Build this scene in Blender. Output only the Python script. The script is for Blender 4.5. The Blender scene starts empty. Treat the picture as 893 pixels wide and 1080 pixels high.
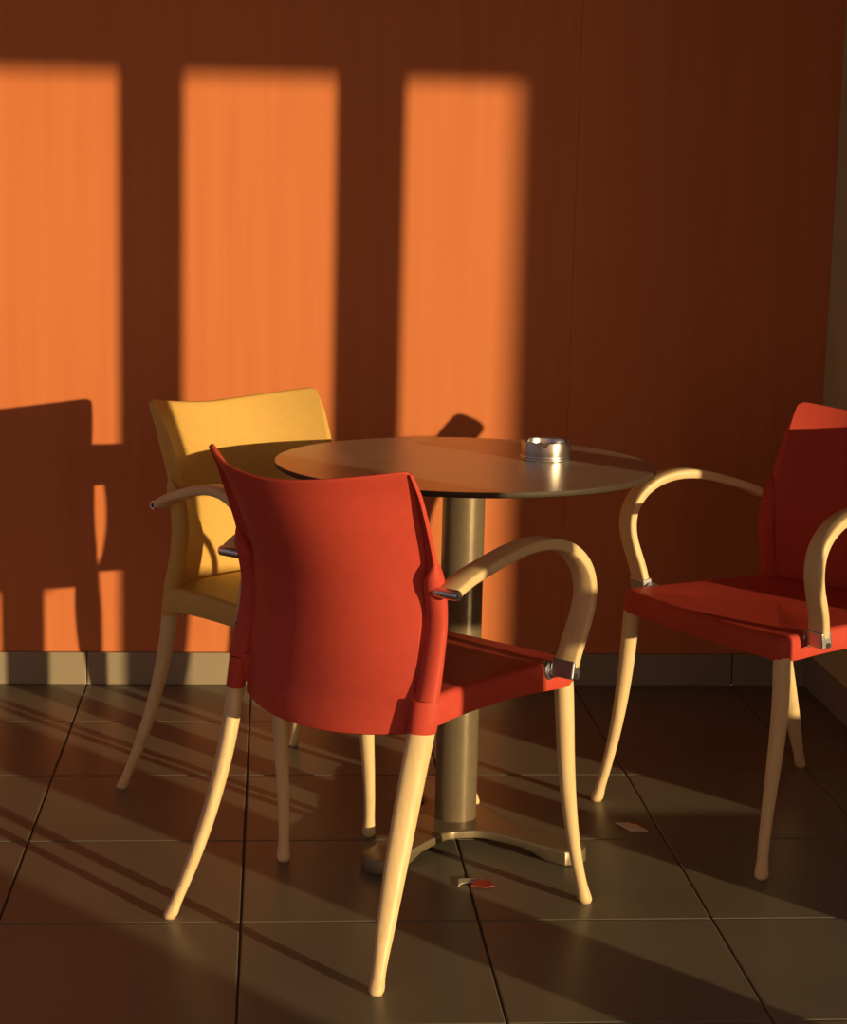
import bpy, bmesh, math, random
from mathutils import Vector, Matrix
random.seed(4)
S = 0.41                      # metres per floor tile; all lengths below are in tiles
C = bpy.context.scene.collection
PI = math.pi

# ------------------------------------------------------------------ helpers
def lerp(a, b, t): return a + (b - a) * t
def interp(tab, x):
    """piecewise smooth (Catmull-Rom) interpolation in a table of (x, v, v, ...) rows, x rising"""
    if x <= tab[0][0]: return list(tab[0][1:])
    if x >= tab[-1][0]: return list(tab[-1][1:])
    for i in range(len(tab) - 1):
        if tab[i][0] <= x <= tab[i + 1][0]: break
    p1, p2 = tab[i], tab[i + 1]
    p0 = tab[i - 1] if i > 0 else p1
    p3 = tab[i + 2] if i + 2 < len(tab) else p2
    h = p2[0] - p1[0]; t = (x - p1[0]) / h
    out = []
    for k in range(1, len(p1)):
        m1 = (p2[k] - p0[k]) / (p2[0] - p0[0]) * h
        m2 = (p3[k] - p1[k]) / (p3[0] - p1[0]) * h
        t2, t3 = t * t, t * t * t
        out.append((2*t3-3*t2+1)*p1[k] + (t3-2*t2+t)*m1 + (-2*t3+3*t2)*p2[k] + (t3-t2)*m2)
    return out

class MB:
    """collects shapes, then links them as ONE mesh object (coordinates in tiles)"""
    def __init__(self): self.v = []; self.f = []; self.mi = []
    def add(self, verts, faces, mi=0):
        o = len(self.v); self.v += [tuple(a) for a in verts]
        self.f += [tuple(i + o for i in f) for f in faces]; self.mi += [mi] * len(faces)
    def rings(self, rings, closed=True, cap=True, mi=0):
        n = len(rings[0]); V = [p for r in rings for p in r]; F = []
        for i in range(len(rings) - 1):
            for j in range(n if closed else n - 1):
                a, b = i*n + j, i*n + (j+1) % n
                F.append((a, b, b + n, a + n))
        if cap:
            F.append(tuple(reversed(range(n)))); F.append(tuple(range((len(rings)-1)*n, len(rings)*n)))
        self.add(V, F, mi)
    def box(self, x0, x1, y0, y1, z0, z1, bev=0.0, mi=0):
        bm = bmesh.new(); bmesh.ops.create_cube(bm, size=1)
        for v in bm.verts:
            v.co = Vector((lerp(x0, x1, v.co.x + .5), lerp(y0, y1, v.co.y + .5), lerp(z0, z1, v.co.z + .5)))
        if bev: bmesh.ops.bevel(bm, geom=bm.edges[:], offset=bev, segments=2, affect='EDGES', profile=.5)
        bm.verts.index_update()
        self.add([v.co[:] for v in bm.verts], [[v.index for v in f.verts] for f in bm.faces], mi); bm.free()
    def lathe(self, prof, c=(0, 0, 0), seg=64, mi=0, axis='Z'):
        rings = []
        for r, z in prof:
            ring = []
            for i in range(seg):
                a = 2*PI*i/seg; p = (r*math.cos(a), r*math.sin(a), z)
                if axis == 'X': p = (z, p[0], p[1])
                ring.append((p[0]+c[0], p[1]+c[1], p[2]+c[2]))
            rings.append(ring)
        self.rings(rings, True, True, mi)
    def build(self, name, mats, parent=None, sharp=35):
        me = bpy.data.meshes.new(name)
        me.from_pydata([(a[0]*S, a[1]*S, a[2]*S) for a in self.v], [], self.f)
        bm = bmesh.new(); bm.from_mesh(me)
        bmesh.ops.remove_doubles(bm, verts=bm.verts[:], dist=1e-6)
        bmesh.ops.recalc_face_normals(bm, faces=bm.faces[:]); bm.to_mesh(me); bm.free()
        if not isinstance(mats, (list, tuple)): mats = [mats]
        for m in mats: me.materials.append(m)
        if len(mats) > 1 and len(me.polygons) == len(self.mi):
            for p, k in zip(me.polygons, self.mi): p.material_index = k
        for p in me.polygons: p.use_smooth = True
        me.set_sharp_from_angle(angle=math.radians(sharp))
        o = bpy.data.objects.new(name, me); C.objects.link(o)
        if parent: o.parent = parent
        return o

def thing(name, label, cat, loc=(0, 0, 0), rz=0.0, group=None):
    o = bpy.data.objects.new(name, None); C.objects.link(o)
    o.empty_display_size = .05
    o.location = [a*S for a in loc]; o.rotation_euler = (0, 0, rz)
    o['label'] = label; o['category'] = cat
    if group: o['group'] = group
    return o
def structure(o): o['kind'] = 'structure'; return o

# ------------------------------------------------------------------ materials
def mat(name, col, rough=.5, metal=0.0, spec=.5):
    m = bpy.data.materials.new(name); m.use_nodes = True
    b = m.node_tree.nodes['Principled BSDF']
    b.inputs['Base Color'].default_value = (*col, 1); b.inputs['Roughness'].default_value = rough
    b.inputs['Metallic'].default_value = metal; b.inputs['Specular IOR Level'].default_value = spec
    return m
def noise_col(m, c1, c2, scale=(1, 1, 1), nscale=5, detail=4, bump=0.0, rough=None, lo=.3, hi=.7, coord='Object'):
    nt = m.node_tree; N = nt.nodes; L = nt.links; b = N['Principled BSDF']
    tc = N.new('ShaderNodeTexCoord'); mp = N.new('ShaderNodeMapping'); mp.inputs['Scale'].default_value = scale
    L.new(tc.outputs[coord], mp.inputs['Vector'])
    nz = N.new('ShaderNodeTexNoise'); nz.inputs['Scale'].default_value = nscale; nz.inputs['Detail'].default_value = detail
    L.new(mp.outputs[0], nz.inputs['Vector'])
    cr = N.new('ShaderNodeValToRGB'); cr.color_ramp.elements[0].position = lo; cr.color_ramp.elements[1].position = hi
    cr.color_ramp.elements[0].color = (*c1, 1); cr.color_ramp.elements[1].color = (*c2, 1)
    L.new(nz.outputs[0], cr.inputs[0]); L.new(cr.outputs[0], b.inputs['Base Color'])
    if bump:
        bp = N.new('ShaderNodeBump'); bp.inputs['Strength'].default_value = bump; bp.inputs['Distance'].default_value = .002
        L.new(nz.outputs[0], bp.inputs['Height']); L.new(bp.outputs[0], b.inputs['Normal'])
    if rough:
        mr = N.new('ShaderNodeMapRange'); mr.inputs['To Min'].default_value = rough[0]; mr.inputs['To Max'].default_value = rough[1]
        L.new(nz.outputs[0], mr.inputs[0]); L.new(mr.outputs[0], b.inputs['Roughness'])
    return m

M = {}
M['wall'] = noise_col(mat('orange_laminate', (.6, .2, .075), .55, spec=.3), (.60, .185, .066), (.66, .215, .078), (9, 1, .35), 3, 5, lo=.25, hi=.75)
M['tile'] = noise_col(mat('brown_floor_tile', (.13, .1, .07), .36, spec=.28), (.150, .140, .113), (.188, .174, .139), (1, 1, 1), 2.2, 6, bump=.02, rough=(.30, .44))
M['grout'] = mat('dark_grout', (.09, .06, .04), .9, spec=.1)
M['skirting'] = noise_col(mat('beige_grey_skirting_tile', (.3, .26, .2), .45), (.29, .25, .19), (.33, .28, .21), nscale=4)
M['olive'] = noise_col(mat('olive_brown_paint', (.5, .42, .23), .7, spec=.2), (.56, .54, .26), (.61, .58, .285), nscale=6)
M['plaster'] = mat('grey_plaster', (.35, .32, .28), .8, spec=.2)
M['concrete'] = mat('grey_concrete', (.3, .29, .28), .85, spec=.2)
M['red'] = noise_col(mat('red_plastic', (.6, .08, .05), .5, spec=.14), (.53, .072, .050), (.57, .078, .056), nscale=60, detail=2, bump=.03)
M['yellow'] = noise_col(mat('yellow_plastic', (.75, .45, .11), .5, spec=.25), (.66, .43, .125), (.70, .46, .14), nscale=60, detail=2, bump=.03)
def wood(name, scale):
    return noise_col(mat(name, (.62, .42, .2), .42, spec=.4), (.72, .555, .31), (.82, .655, .39), scale, 6, 5, bump=.04, lo=.3, hi=.7)
M['wood_leg'] = wood('pale_beech_wood', (22, 22, 1.2))
M['wood_arm'] = wood('pale_beech_bentwood', (30, 2.0, 2.0))
M['chrome'] = noise_col(mat('brushed_steel', (.62, .62, .64), .28, 1.0), (.58, .58, .6), (.68, .68, .7), nscale=30, rough=(.2, .35))
M['steel_sky'] = noise_col(mat('sky_tinted_steel', (.45, .48, .55), .4, 1.0), (.42, .45, .52), (.5, .53, .6), nscale=30, rough=(.34, .46))  # bracket steel, with the blue sky reflection put into its base colour
M['screw'] = mat('dark_screw_socket', (.02, .018, .016), .6)
M['glide'] = noise_col(mat('tan_plastic_glide', (.45, .33, .2), .5), (.42, .31, .19), (.5, .37, .22), nscale=20)
M['post'] = noise_col(mat('taupe_powder_coat', (.2, .165, .11), .36, .3), (.195, .16, .105), (.215, .175, .115), nscale=40, rough=(.3, .4))
M['top'] = noise_col(mat('bronze_brown_table_top', (.45, .41, .36), .32, .65), (.52, .48, .42), (.57, .525, .46), nscale=25, rough=(.27, .36))
M['edge'] = mat('dark_table_edge', (.05, .038, .024), .55, spec=.3)
M['white_paper'] = mat('white_paper', (.7, .63, .52), .8, spec=.1)
M['red_paper'] = mat('red_paper', (.42, .07, .05), .7, spec=.1)

# ------------------------------------------------------------------ the setting
# floor of square tiles with bevelled edges over a grout bed
ROW0 = -.8235
XR = 4.4898
def build_floor():
    mb = MB(); g = .0035; bv = .0065; d = .010
    def tile(x0, x1, y0, y1):
        V = []
        for (o, z) in ((g, -d), (g, -bv), (g + bv*.4, -bv*.25), (g + bv, 0)):
            V.append([(x0+o, y0+o, z), (x1-o, y0+o, z), (x1-o, y1-o, z), (x0+o, y1-o, z)])
        vs = [p for r in V for p in r]; F = []
        for i in range(3):
            for j in range(4):
                a, b = i*4+j, i*4+(j+1) % 4; F.append((a, b, b+4, a+4))
        F.append((12, 13, 14, 15)); mb.add(vs, F, 0)
    ys = [0.02, ROW0] + [ROW0 - k for k in range(1, 16)]
    for i in range(-8, 16):
        for j in range(len(ys)-1):
            if i >= 4 and ys[j+1] > -1.9:
                if i == 4: tile(i, XR - .006, ys[j+1], ys[j])
                continue
            tile(i, i+1, ys[j+1], ys[j])
    mb.add([(-8, .02, -.006), (16, .02, -.006), (16, ys[-1], -.006), (-8, ys[-1], -.006)], [(0, 1, 2, 3)], 1)
    mb.box(-8, 16, ys[-1], .02, -.2, -.03, mi=1)
    o = mb.build('floor', [M['tile'], M['grout']], sharp=8)
    # hard shading keeps the bevels crisp
    return structure(o)
build_floor()

WY = .022
def build_wall_back():
    mb = MB()
    xs = [-8.0, 2.909, XR + .02]           # laminate boards butt with hairline seams
    for a, b in zip(xs[:-1], xs[1:]):
        mb.box(a + .0006, b - .0006, WY, WY + .08, .2, 6.1, bev=.0012)
    mb.box(-8, XR + .02, WY + .012, WY + .3, 0, 6.1)
    return structure(mb.build('wall_back', M['wall'], sharp=8))
build_wall_back()

def build_skirting(name, horizontal):
    mb = MB()
    if horizontal:
        for i in range(-8, 5):
            x1 = min(i + 1, XR - .012)
            mb.box(i + .004 + .0, x1 - .002, -.012, WY + .03, 0, .2, bev=.006)
    else:
        ys = [-.012, ROW0, -1.885]
        for a, b in zip(ys[:-1], ys[1:]): mb.box(XR - .03, XR + .03, b + .003, a - .003, 0, .2, bev=.006)
    return structure(mb.build(name, M['skirting'], sharp=8))
build_skirting('baseboard_back', True)
build_skirting('baseboard_right', False)

mb = MB(); mb.box(XR, XR + .35, -1.9, WY + .3, .0, 6.1, bev=.01); structure(mb.build('wall_right', M['olive'], sharp=8))
mb = MB(); mb.box(-8, 16, -13.95, WY + .3, 6.1, 6.5); structure(mb.build('ceiling', M['plaster']))
# street side, far behind the viewer: open front with a doorway the low sun comes through
FY = -13.6
TAN = math.tan(math.radians(7.1)); KX = .869; DD = 1/.7545
mb = MB(); mb.box(-8, 16, FY - .35, FY, 3.712 + 13.6*DD*TAN, 6.1); structure(mb.build('wall_front', M['plaster']))
mb = MB(); mb.box(2.565 + KX*13.95, 18.0, FY - .35, FY, 0, 6.0, bev=.01); structure(mb.build('trim_1', M['concrete'], sharp=8))
mb = MB(); mb.box(-2.83 + KX*13.6 - 1.5, -2.83 + KX*13.6, FY - .3, FY, 0, 6.0, bev=.01); structure(mb.build('trim_2', M['concrete'], sharp=8))
mb = MB(); mb.box(15.0, 15.4, FY, -1.9, 0, 6.1); structure(mb.build('sky_blocker_east', M['plaster']))  # unseen wall, added to cut sky light on the right-hand floor and chair
def post(name, xs0, xs1, y, depth=.12):
    # the right edge seen from the sun is the far corner, the left edge the near one
    mb = MB(); mb.box(xs0 - KX*y + 0.0, xs1 - KX*(y), y - .03, y + .03, 0, 6.1, bev=.008)
    structure(mb.build(name, M['post'], sharp=8))
post('trim_3', -1.73, -1.07, -7.2)
post('trim_4', .242, .586, -5.2)
post('trim_5', 1.512, 1.888, -5.2)
# low sill and a taller planter box between the posts on the window line
mb = MB(); mb.box(.57 + KX*5.2, 1.99 + KX*5.2, -5.26, -5.14, 0, .45, bev=.01); structure(mb.build('trim_7', M['concrete'], sharp=8))
mb = MB(); mb.box(2.03 + KX*5.2, 2.8 + KX*5.2, -5.5, -5.14, 0, .87, bev=.01); structure(mb.build('trim_8', M['concrete'], sharp=8))
# short unseen bar, added beside the wide post to shade arm and column
ry = -7.2
zc = .68 + TAN*DD*(-ry)
mb = MB(); mb.box(-1.1 - KX*ry, -.2 - KX*ry, ry - .03, ry + .03, zc - .115, zc + .115, bev=.02)
structure(mb.build('trim_6', M['post'], sharp=8))

# ------------------------------------------------------------------ chairs
REAR = [(0.0, .5696, -.6646), (.1593, .5416, -.5962), (.3186, .5208, -.5333), (.4779, .5068, -.4764),
        (.6372, .4997, -.4258), (.7965, .4994, -.3821), (.9558, .5057, -.3457), (1.09, .509, -.322)]
FRONT = [(0.0, .6202, .6704), (.1648, .5933, .639), (.3296, .5775, .6096), (.4944, .5689, .5843),
         (.6592, .5637, .5654), (.824, .558, .555), (.9888, .5479, .5502), (1.05, .54, .545)]
# z, major radius, minor radius
REAR_R = [(0, .030, .029), (.018, .031, .030), (.05, .0275, .0265), (.1, .0285, .026), (.2, .036, .029), (.35, .043, .032), (.5, .048, .034),
          (.7, .052, .0365), (.96, .0545, .0385), (1.1, .0545, .0385)]
FRONT_R = [(0, .031, .031), (.018, .032, .032), (.05, .028, .028), (.1, .0255, .0255), (.25, .028, .027), (.42, .033, .031), (.6, .037, .036),
           (.8, .0405, .039), (1.0, .042, .041), (1.1, .042, .041)]
ARM = [(.5830, -.2978, 1.5169), (.5893, -.2232, 1.5532), (.5962, -.1483, 1.5778), (.6037, -.0738, 1.5996), (.6119, .0017, 1.6205), (.6205, .0800, 1.6384),
       (.6294, .1616, 1.6491), (.6383, .2450, 1.6483), (.6470, .3264, 1.6322), (.6550, .3999, 1.5991), (.6621, .4584, 1.5492), (.6677, .4952, 1.4850),
       (.6705, .5060, 1.4109), (.6680, .4940, 1.3317), (.6620, .4660, 1.2521), (.6520, .4400, 1.1746), (.6400, .4270, 1.0974)]
PANEL = [  # z, panel edge x, y, bulge depth, outer rim x, y
    (.86, .437, -.347, .130, .440, -.340), (.935, .437, -.346, .129, .440, -.339), (1.04, .444, -.340, .118, .448, -.333), (1.09, .447, -.335, .121, .490, -.312), (1.2, .449, -.318, .138, .505, -.290),
    (1.35, .448, -.300, .162, .510, -.270), (1.5, .458, -.297, .1955, .520, -.288), (1.57, .4653, -.301, .219, .531, -.303), (1.65, .474, -.320, .238, .535, -.324), (1.75, .485, -.354, .257, .539, -.362),
    (1.83, .4935, -.388, .265, .541, -.395), (1.9, .505, -.422, .268, .540, -.425), (1.95, .518, -.455, .263, .538, -.456), (2.0, .5276, -.487, .258, .5320, -.487)]
STILE = [  # z, x, y, rx, ry
    (1.085, .507, -.320, .052, .040), (1.15, .505, -.302, .051, .037), (1.24, .502, -.282, .05, .035), (1.37, .501, -.264, .049, .033),
    (1.46, .503, -.271, .047, .037), (1.53, .506, -.288, .043, .044), (1.565, .513, -.298, .035, .041), (1.60, .524, -.306, .019, .027), (1.635, .532, -.317, .004, .006)]

def leg_mesh(s, axis, radii, ztop, ang):
    mb = MB(); rings = []; n = 24
    zs = [0, .006, .018, .034, .05, .075, .1, .14] + [lerp(.18, ztop, i/16) for i in range(17)]
    for z in zs:
        x, y = interp(axis, z); a, b = interp(radii, z)
        if z == 0: a *= .9; b *= .9
        ring = []
        for i in range(n):
            t = 2*PI*i/n; u, w = a*math.cos(t), b*math.sin(t)
            px = u*math.cos(ang) - w*math.sin(ang); py = u*math.sin(ang) + w*math.cos(ang)
            ring.append((s*(x + px), y + py, z + .008))
        rings.append(ring)
    mb.rings(rings); return mb
def glide_mesh(s, axis):
    mb = MB(); x, y = axis[0][1:]
    mb.lathe([(.020, 0), (.026, .001), (.026, .0085)], (s*x, y, 0), 20); return mb

def build_backrest(m, parent):
    mb = MB(); nu, nv = 44, 52
    us = [math.sin(PI/2*(-1 + 2*i/nu)) for i in range(nu+1)]
    def zmap(u, v):
        zt = 2.0 - .0635*(1 - abs(u)**1.63); zb = .935 - .030*(1 - u*u)
        if abs(u) > .965: zt -= .014*((abs(u) - .965)/.035)**2     # softened top corners
        return lerp(zb, zt, v)
    def rear(u, v):
        z = zmap(u, v); x, y, D, fx, fy = interp(PANEL, z)
        return (u*x, y - D*(1 - abs(u)**2.24), z)
    def front(u, v):
        z = zmap(u, v); x, y, D, ex, ey = interp(PANEL, z)
        return (u*x, y + .022 - (D - .004)*(1 - abs(u)**2.24), z)
    rings = []
    vs = [0, .004, .012] + [lerp(.03, .96, j/nv) for j in range(nv+1)] + [.978, .99, .9955, .9985, 1.0]
    for v in vs:
        # rounded rim along the top and bottom edges: pinch both skins together
        e = min(v, 1 - v)*1.05; pin = math.sqrt(max(0, 1 - (1 - min(1, e/.010))**2)) if e < .010 else 1
        pin = lerp(.25, 1, pin)
        R = [rear(u, v) for u in us]; F = [front(u, v) for u in us]
        for i in range(nu+1):
            mid = [(a + b)/2 for a, b in zip(R[i], F[i])]
            R[i] = tuple(lerp(c, a, pin) for c, a in zip(mid, R[i])); F[i] = tuple(lerp(c, a, pin) for c, a in zip(mid, F[i]))
        ring = list(R)
        for s, seq in ((1, 1), (-1, -1)):
            r, f = (R[-1], F[-1]) if s > 0 else (R[0], F[0])
            z = r[2]; x, y, D, ex, ey = interp(PANEL, z); h = lerp(.004, .0085, pin)
            ex = max(ex, abs(r[0]) + .003)
            w = min(1, (ex - abs(r[0]))/.03)
            pts = [(r[0] + s*.001, r[1] + .008*w, z), (s*lerp(abs(r[0]), ex, .5), lerp(r[1], ey - h, .5) + .010*w, z), (s*(ex - .010*w), ey - h + .006*w, z), (s*(ex - .006*w), ey - h - .003*w, z), (s*(ex - .001*w), ey - h*.7, z), (s*ex, ey, z),
                   (s*(ex - .001*w), ey + h*.7, z), (s*(ex - .006*w), ey + h, z), (s*lerp(abs(r[0]), ex, .4), lerp(f[1], ey + h, .45) - .002*w, z), (f[0] + s*.001, f[1] - .002*w, z)]
            if s > 0: ring += pts + list(reversed(F))
            else: ring += list(reversed(pts))
        rings.append(ring)
    mb.rings(rings)
    # side stiles: posts that swell out of the shell below the arm joint
    for s in (-1, 1):
        SR = []
        for k in range(34):
            z = lerp(STILE[0][0], STILE[-1][0], k/33); x, y, a, b = interp(STILE, z)
            SR.append([(s*(x + a*math.cos(2*PI*i/24)), y + b*math.sin(2*PI*i/24), z) for i in range(24)])
        mb.rings(SR)
    return mb.build('backrest', m, parent, 42)

def seat_outline(n=160):
    """closed plan outline of the seat, (x, y), clockwise seen from above"""
    key = [(0, -.392), (.2, -.378), (.38, -.352), (.47, -.352), (.53, -.352), (.557, -.325), (.556, -.27), (.547, -.2), (.547, 0), (.556, .25), (.573, .42),
           (.585, .50), (.586, .552), (.568, .584), (.53, .592), (.38, .600), (.2, .612), (0, .617)]
    pts = key + [(-x, y) for x, y in reversed(key[1:-1])]
    out = []; m = len(pts)
    for i in range(m):
        p0, p1, p2, p3 = pts[i-1], pts[i], pts[(i+1) % m], pts[(i+2) % m]
        for k in range(5):
            t = k/5
            # centripetal-ish smoothing: blend of linear and Catmull-Rom
            cr = [.5*((2*b) + (-a+c)*t + (2*a-5*b+4*c-d)*t*t + (-a+3*b-3*c+d)*t**3) for a, b, c, d in zip(p0, p1, p2, p3)]
            li = [lerp(b, c, t) for b, c in zip(p1, p2)]
            out.append((lerp(li[0], cr[0], .7), lerp(li[1], cr[1], .7)))
    return out
def build_seat(m, parent):
    mb = MB(); O = seat_outline(); cx, cy = 0, .1
    def ring(f, zf): return [(cx + (x-cx)*f, cy + (y-cy)*f, zf(x, y, f)) for x, y in O]
    ZT = 1.106
    def dip(x, y):     # waterfall front edge
        t = max(0, min(1, (y - .25)/.38)); return -.010*t*t
    def top(x, y, f):
        d = min(1, max(0, (.93 - f)/.5)); d = d*d*(3-2*d)
        return ZT - .003*d + dip(x, y)*(1 if f > .5 else f*2)
    rings = [ring(f, top) for f in [.02] + [.04 + .03*k for k in range(30)] + [.93, .945, .955]]
    rings.append(ring(.975, lambda x, y, f: ZT - .003 + dip(x, y)))
    rings.append(ring(.992, lambda x, y, f: ZT - .012 + dip(x, y)))
    rings.append(ring(1.0, lambda x, y, f: ZT - .028 + dip(x, y)))
    def low(x, y):    # underside of the apron: slightly arched between the corner sockets
        a = .010*max(0, 1 - ((y - .1)/.36)**2) if abs(x) > .5 else 0
        return .985 + a
    rings.append(ring(1.004, lambda x, y, f: low(x, y) + .012))
    rings.append(ring(.998, lambda x, y, f: low(x, y) + .002))
    rings.append(ring(.985, lambda x, y, f: low(x, y)))
    rings.append(ring(.955, lambda x, y, f: low(x, y)))
    rings.append(ring(.95, lambda x, y, f: 1.03))
    rings.append(ring(.4, lambda x, y, f: 1.022))
    rings.append(ring(.02, lambda x, y, f: 1.022))
    mb.rings(rings)
    for s in (-1, 1):         # sockets that take the legs
        for axis, rad, z0, z1, ang, gr in ((REAR, REAR_R, .955, 1.083, PI/4, 1.06),):
            R = []
            for z in (z0, z0 + .004, lerp(z0, z1, .5), z1):
                x, y = interp(axis, z); a, b = interp(rad, z); q = gr if z > z0 else gr*.96
                R.append([(s*(x + a*q*math.cos(t)*math.cos(ang) - b*q*math.sin(t)*math.sin(ang)),
                           y + a*q*math.cos(t)*math.sin(ang) + b*q*math.sin(t)*math.cos(ang), z) for t in [2*PI*i/24 for i in range(24)]])
            mb.rings(R)
    return mb.build('seat', m, parent, 40)

def build_arm(s, parent):
    # resample the centre line
    tab = []; L = 0
    for i, p in enumerate(ARM):
        if i: L += (Vector(p) - Vector(ARM[i-1])).length
        tab.append((L, *p))
    n = 64; P = [Vector(interp(tab, L*i/(n-1))) for i in range(n)]
    for _ in range(5):          # fair the curve
        P = [P[0]] + [(P[i-1] + P[i]*2 + P[i+1])/4 for i in range(1, n-1)] + [P[-1]]
    mb = MB(); rings = []
    for i, p in enumerate(P):
        t = (P[min(i+1, n-1)] - P[max(i-1, 0)]).normalized()
        wv = Vector((1, 0, 0)); nv = Vector((0, -t.z, t.y)).normalized()
        f = i/(n-1); hw = .055 - .004*math.sin(PI*f); ht = lerp(.019, .023, math.sin(PI*min(1, f*1.2))) if f < .83 else .020
        ring = []
        for a, b in ((1, -.55), (1, .55), (.93, .85), (.8, 1), (-.8, 1), (-.93, .85), (-1, .55), (-1, -.55), (-.93, -.85), (-.8, -1), (.8, -1), (.93, -.85)):
            ring.append((s*(p.x + hw*a), (p + nv*ht*b).y, (p + nv*ht*b).z))
        rings.append(ring)
    mb.rings(rings); arm = mb.build('armrest', M['wood_arm'], parent, 50)
    # steel rod across the rear end, pinned to the stile
    mb = MB(); p = P[0]
    mb.lathe([(.008, .49), (.008, p.x - .06), (.019, p.x - .06), (.0215, p.x - .056), (.0215, p.x + .052), (.019, p.x + .056), (.012, p.x + .056), (.011, p.x + .045)],
             (0, p.y - .008, p.z - .004), 24, axis='X')
    if s < 0: mb.v = [(-x, y, z) for x, y, z in mb.v]
    rod = mb.build('pivot_rod', M['chrome'], arm)
    mb = MB(); mb.lathe([(.010, p.x + .046), (.010, p.x + .0575)], (0, p.y - .008, p.z - .004), 12, axis='X')
    if s < 0: mb.v = [(-x, y, z) for x, y, z in mb.v]
    mb.build('screw', M['screw'], arm)
    # steel shoe on the front end, standing off the seat rail
    e = P[-1]; t = (P[-1] - P[-3]).normalized()
    mb = MB(); mb.box(-.056, .056, -.028, .028, -.042, .034, bev=.007)
    ang = math.atan2(t.y, -t.z)        # lean of the arm end
    R = Matrix.Rotation(ang, 3, 'X'); mb.v = [tuple(R @ Vector(v) + e) for v in mb.v]
    mb2 = MB(); mb2.lathe([(.026, .53), (.038, .545), (.040, .552), (.040, .574), (.036, .578), (.02, .58), (.02, .60)], (0, e.y - .012, e.z - .022), 28, axis='X')
    mb.add(mb2.v, mb2.f)
    if s < 0: mb.v = [(-x, y, z) for x, y, z in mb.v]
    mb.build('bracket', M['steel_sky'], arm, 15)
    mb = MB(); mb.lathe([(.013, e.x + .052), (.013, e.x + .0595)], (0, e.y - .008, e.z - .026), 12, axis='X')
    if s < 0: mb.v = [(-x, y, z) for x, y, z in mb.v]
    mb.build('screw', M['screw'], arm)
    return arm

def make_chair(colour, label, pose):
    x, y, th = pose
    root = thing('cafe_armchair', label, 'chair', (x, y, 0), th - PI/2, 'plastic and bentwood armchairs round the table')
    m = M[colour]
    build_backrest(m, root); build_seat(m, root)
    for s in (-1, 1):
        for axis, rad, top, ang in ((REAR, REAR_R, .965, PI/4), (FRONT, FRONT_R, .995, 0.0)):
            leg = leg_mesh(s, axis, rad, top, ang).build('leg', M['wood_leg'], root)
            glide_mesh(s, axis).build('glide', M['glide'], leg)
        build_arm(s, root)
    return root
make_chair('red', 'red plastic armchair with pale wooden legs in the foreground, seen from behind', (1.5735, -3.6815, .8088))
make_chair('yellow', 'yellow plastic armchair with bentwood arms, standing behind the red one on the left', (1.2310, -2.1805, -.8778))
make_chair('red', 'dark red armchair at the right edge of the photo, facing the table', (3.6461, -2.4959, -2.6678))

# ------------------------------------------------------------------ table
TX, TY, TZ, TR = 2.0022, -2.72, 1.7929, .8783
t = thing('cafe_table', 'round brown pedestal table with a taupe column and low arched feet', 'table', (TX, TY, 0))
mb = MB(); seg = 160
def circ(r, z): return [(r*math.cos(2*PI*i/seg), r*math.sin(2*PI*i/seg), z) for i in range(seg)]
mb.rings([circ(.01, TZ - .026), circ(TR - .008, TZ - .026), circ(TR - .002, TZ - .023), circ(TR, TZ - .017), circ(TR, TZ - .004), circ(TR - .001, TZ - .001)], cap=False, mi=1)
mb.add([p for r in (.01, .4, TR - .012, TR - .005) for p in circ(r, TZ)] + circ(TR - .001, TZ - .001), [(k*seg + i, k*seg + (i+1) % seg, (k+1)*seg + (i+1) % seg, (k+1)*seg + i) for k in range(4) for i in range(seg)], 0)
mb.add(circ(.01, TZ), [tuple(range(seg))], 0); mb.add(circ(.01, TZ - .026), [tuple(range(seg))], 1)
top = mb.build('table_top', [M['top'], M['edge']], t)
mb = MB(); mb.lathe([(.3, TZ - .045), (.3, TZ - .0265), (.02, TZ - .0265)], seg=48); mb.lathe([(.11, TZ - .075), (.125, TZ - .045)], seg=40)
mb.build('mounting_plate', M['post'], t)
mb = MB(); mb.lathe([(.094, .075), (.0985, .079), (.099, .09), (.099, TZ - .06)], seg=64)
mb.build('pedestal', M['post'], t)
# three low arched feet cast in one piece
def build_base():
    mb = MB(); RT = .70; hw = .088; AX = [math.radians(a) for a in (-38, -128, 97)]
    def radius(a):   # plan outline: concave star
        t = .215**5
        for b in AX:
            d = abs((a - b + PI) % (2*PI) - PI)
            if d < PI/2:
                r_arm = hw/math.sin(d) if d > 1e-3 else 9
                t += min(RT*(1 - .06*(min(d, .125)/.125)**2), r_arm)**5
        return min(RT, t**.2)
    raw = set()
    for b in AX:
        for d in (0, 1.5, 3, 4.5, 6, 6.8, 7.6, 9.2, 11.5, 14.5, 18, 22, 26, 31, 36, 42):
            raw.add(round((math.degrees(b) + d) % 360, 3)); raw.add(round((math.degrees(b) - d) % 360, 3))
    for k in range(60): raw.add(k*6.0)
    angs = []
    for a in sorted(raw):
        if not angs or a - angs[-1] > .55: angs.append(a)
    angs = [math.radians(a) for a in angs]
    def zt(r): return lerp(.084, .068, max(0, (r - .18)/(RT - .18))**1.6) if r > .18 else .084
    def zb(r):
        f = min(1, max(0, (.56 - r)/.17)); return .044*math.sin(PI/2*f)
    def ring(f, zf): return [(radius(a)*f*math.cos(a), radius(a)*f*math.sin(a), zf(radius(a)*f)) for a in angs]
    fr = [0.02, .2, .4, .6, .75, .88, .96]
    R = [ring(f, zt) for f in fr] + [ring(.990, lambda r: zt(r) - .003), ring(1.0, lambda r: zt(r) - .014), ring(1.0, lambda r: zb(r) + .006)]
    R += [ring(f, zb) for f in reversed(fr)]
    mb.rings(R); return mb
build_base().build('base', M['post'], t, 45)

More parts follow.
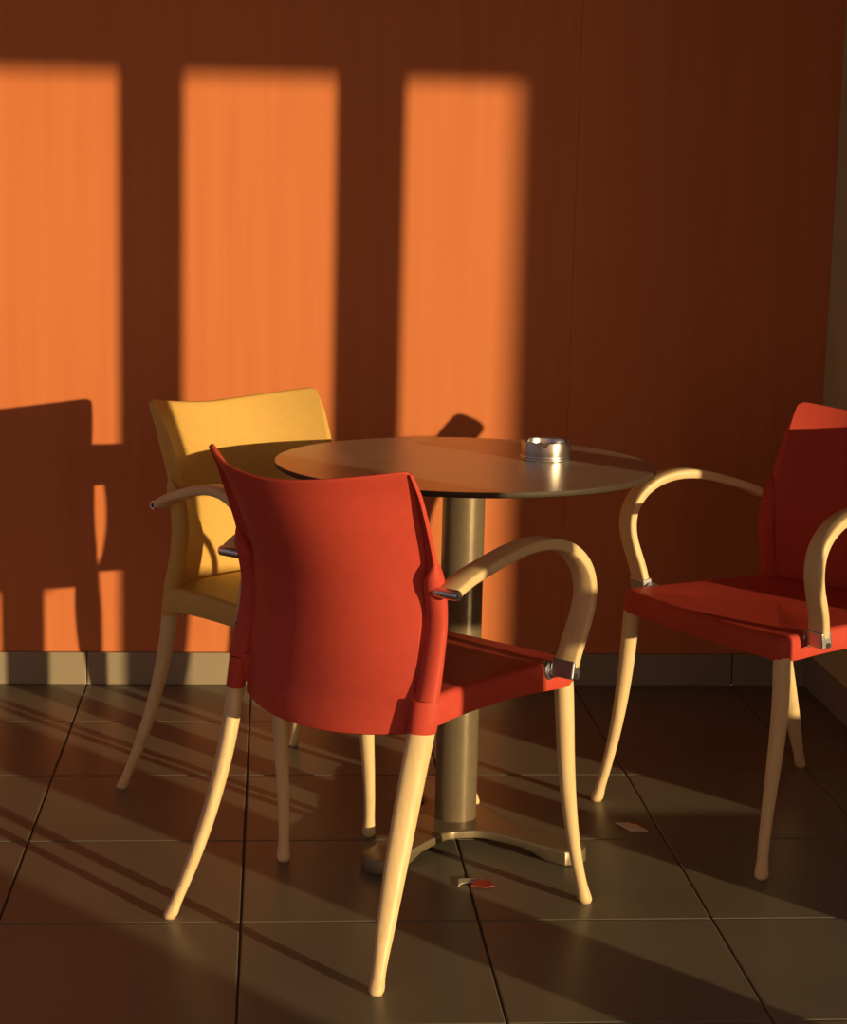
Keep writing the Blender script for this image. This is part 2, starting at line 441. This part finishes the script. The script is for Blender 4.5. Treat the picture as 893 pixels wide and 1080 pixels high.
# ------------------------------------------------------------------ ashtray on the table
def build_ashtray():
    ax, ay = 2.398, -2.585
    h = .088; r = .118
    root = thing('ashtray', 'round brushed steel ashtray with notched rim on the table top', 'ashtray', (ax, ay, TZ + .0005))
    mb = MB(); n = 96
    notch = [math.radians(a) for a in (-100, 20, 140)]
    def dz(a):
        for q in notch:
            d = abs((a - q + PI) % (2*PI) - PI)
            if d < .16: return -.026*(1 - d/.16)
        return 0
    prof = [(.02, 0, 0), (r + .001, 0, 0), (r + .004, .003, 0), (r + .004, .013, 0), (r, .016, 0), (r - .001, .022, 0), (r, .026, 0), (r, .055, .0), (r, h - .002, 1), (r - .003, h, 1),
            (r - .011, h - .001, 1), (r - .013, h - .006, 1), (r - .014, .055, .0), (r - .016, .022, 0), (r - .03, .014, 0), (.02, .013, 0)]
    R = []
    for pr, pz, k in prof:
        R.append([(pr*math.cos(2*PI*i/n), pr*math.sin(2*PI*i/n), pz + k*dz(2*PI*i/n)) for i in range(n)])
    mb.rings(R); mb.build('bowl', M['chrome'], root, 30)
    return root
build_ashtray()

# ------------------------------------------------------------------ scraps on the floor
def scrap(name, label, loc, pieces):
    mb = MB()
    for pts, z, mi in pieces:
        n = len(pts); up = [(x, y, z + .004 + dz) for x, y, dz in pts]; dn = [(x, y, z + dz) for x, y, dz in pts]
        F = [tuple(range(n)), tuple(reversed(range(n, 2*n)))] + [(i, (i+1) % n, (i+1) % n + n, i + n) for i in range(n)]
        mb.add(up + dn, F, mi)
    o = mb.build(name, [M['white_paper'], M['red_paper']])
    o.location = [a*S for a in loc]; o['label'] = label; o['category'] = 'litter'; o['group'] = 'paper scraps on the floor'
    return o
scrap('paper_scrap', 'small torn red and white paper scrap lying on a tile joint', (2.035, -3.405, 0),
      [([(-.075, .055, .002), (.03, .05, .006), (.045, .02, .004), (-.07, .0, .001), (-.085, -.03, 0)], .001, 0), ([(-.03, -.035, 0), (.0, .02, .003), (.055, .025, .006), (.07, -.05, .004), (.03, -.06, 0)], .006, 1)])
scrap('paper_scrap', 'small white paper scrap with a red corner beside the right chair', (2.87, -2.66, 0),
      [([(-.075, .04, .008), (.02, .05, .003), (.07, -.055, .0), (-.015, -.06, .0)], .001, 0), ([(-.005, .042, .002), (.02, .062, .003), (.034, .03, .0), (.018, .026, .002)], .004, 1)])

# ------------------------------------------------------------------ light
w = bpy.data.worlds.new('sky'); bpy.context.scene.world = w; w.use_nodes = True
nt = w.node_tree; bg = nt.nodes['Background']
# dim blue evening sky with a warm glow round the low sun
tc = nt.nodes.new('ShaderNodeTexCoord'); vm = nt.nodes.new('ShaderNodeVectorMath'); vm.operation = 'DOT_PRODUCT'
nt.links.new(tc.outputs['Generated'], vm.inputs[0]); vm.inputs[1].default_value = (.651, -.749, .124)
cl = nt.nodes.new('ShaderNodeMath'); cl.operation = 'MAXIMUM'; cl.inputs[1].default_value = 0; nt.links.new(vm.outputs['Value'], cl.inputs[0])
pw = nt.nodes.new('ShaderNodeMath'); pw.operation = 'POWER'; pw.inputs[1].default_value = 2.2; nt.links.new(cl.outputs[0], pw.inputs[0])
mx = nt.nodes.new('ShaderNodeMix'); mx.data_type = 'RGBA'; nt.links.new(pw.outputs[0], mx.inputs['Factor'])
mx.inputs[6].default_value = (.135, .112, .128, 1); mx.inputs[7].default_value = (.85, .46, .23, 1)
nt.links.new(mx.outputs[2], bg.inputs['Color']); bg.inputs['Strength'].default_value = 1.5
sun = bpy.data.lights.new('sun', 'SUN'); sun.energy = 4.75; sun.color = (1.0, .70, .335); sun.angle = math.radians(.53)
so = bpy.data.objects.new('sun', sun); C.objects.link(so)
az = math.radians(131.0253); el = math.radians(7.1)
d = Vector((math.cos(az)*math.cos(el), math.sin(az)*math.cos(el), -math.sin(el)))
so.rotation_euler = d.to_track_quat('-Z', 'Y').to_euler(); so.location = (8, -8, 4)

# ------------------------------------------------------------------ camera
cam = bpy.data.cameras.new('camera'); co = bpy.data.objects.new('camera', cam); C.objects.link(co)
cam.sensor_fit = 'HORIZONTAL'; cam.sensor_width = 36; cam.lens = 2002.55/893*36; cam.clip_start = .05; cam.clip_end = 100
co.location = (1.105*S, -11.3809*S, 3.0513*S); co.rotation_euler = (1.4004, -.0234, -.0778)
bpy.context.scene.camera = co
v = bpy.context.scene.view_settings
v.view_transform = 'Standard'; v.look = 'None'; v.exposure = 0; v.gamma = 1; v.use_curve_mapping = False
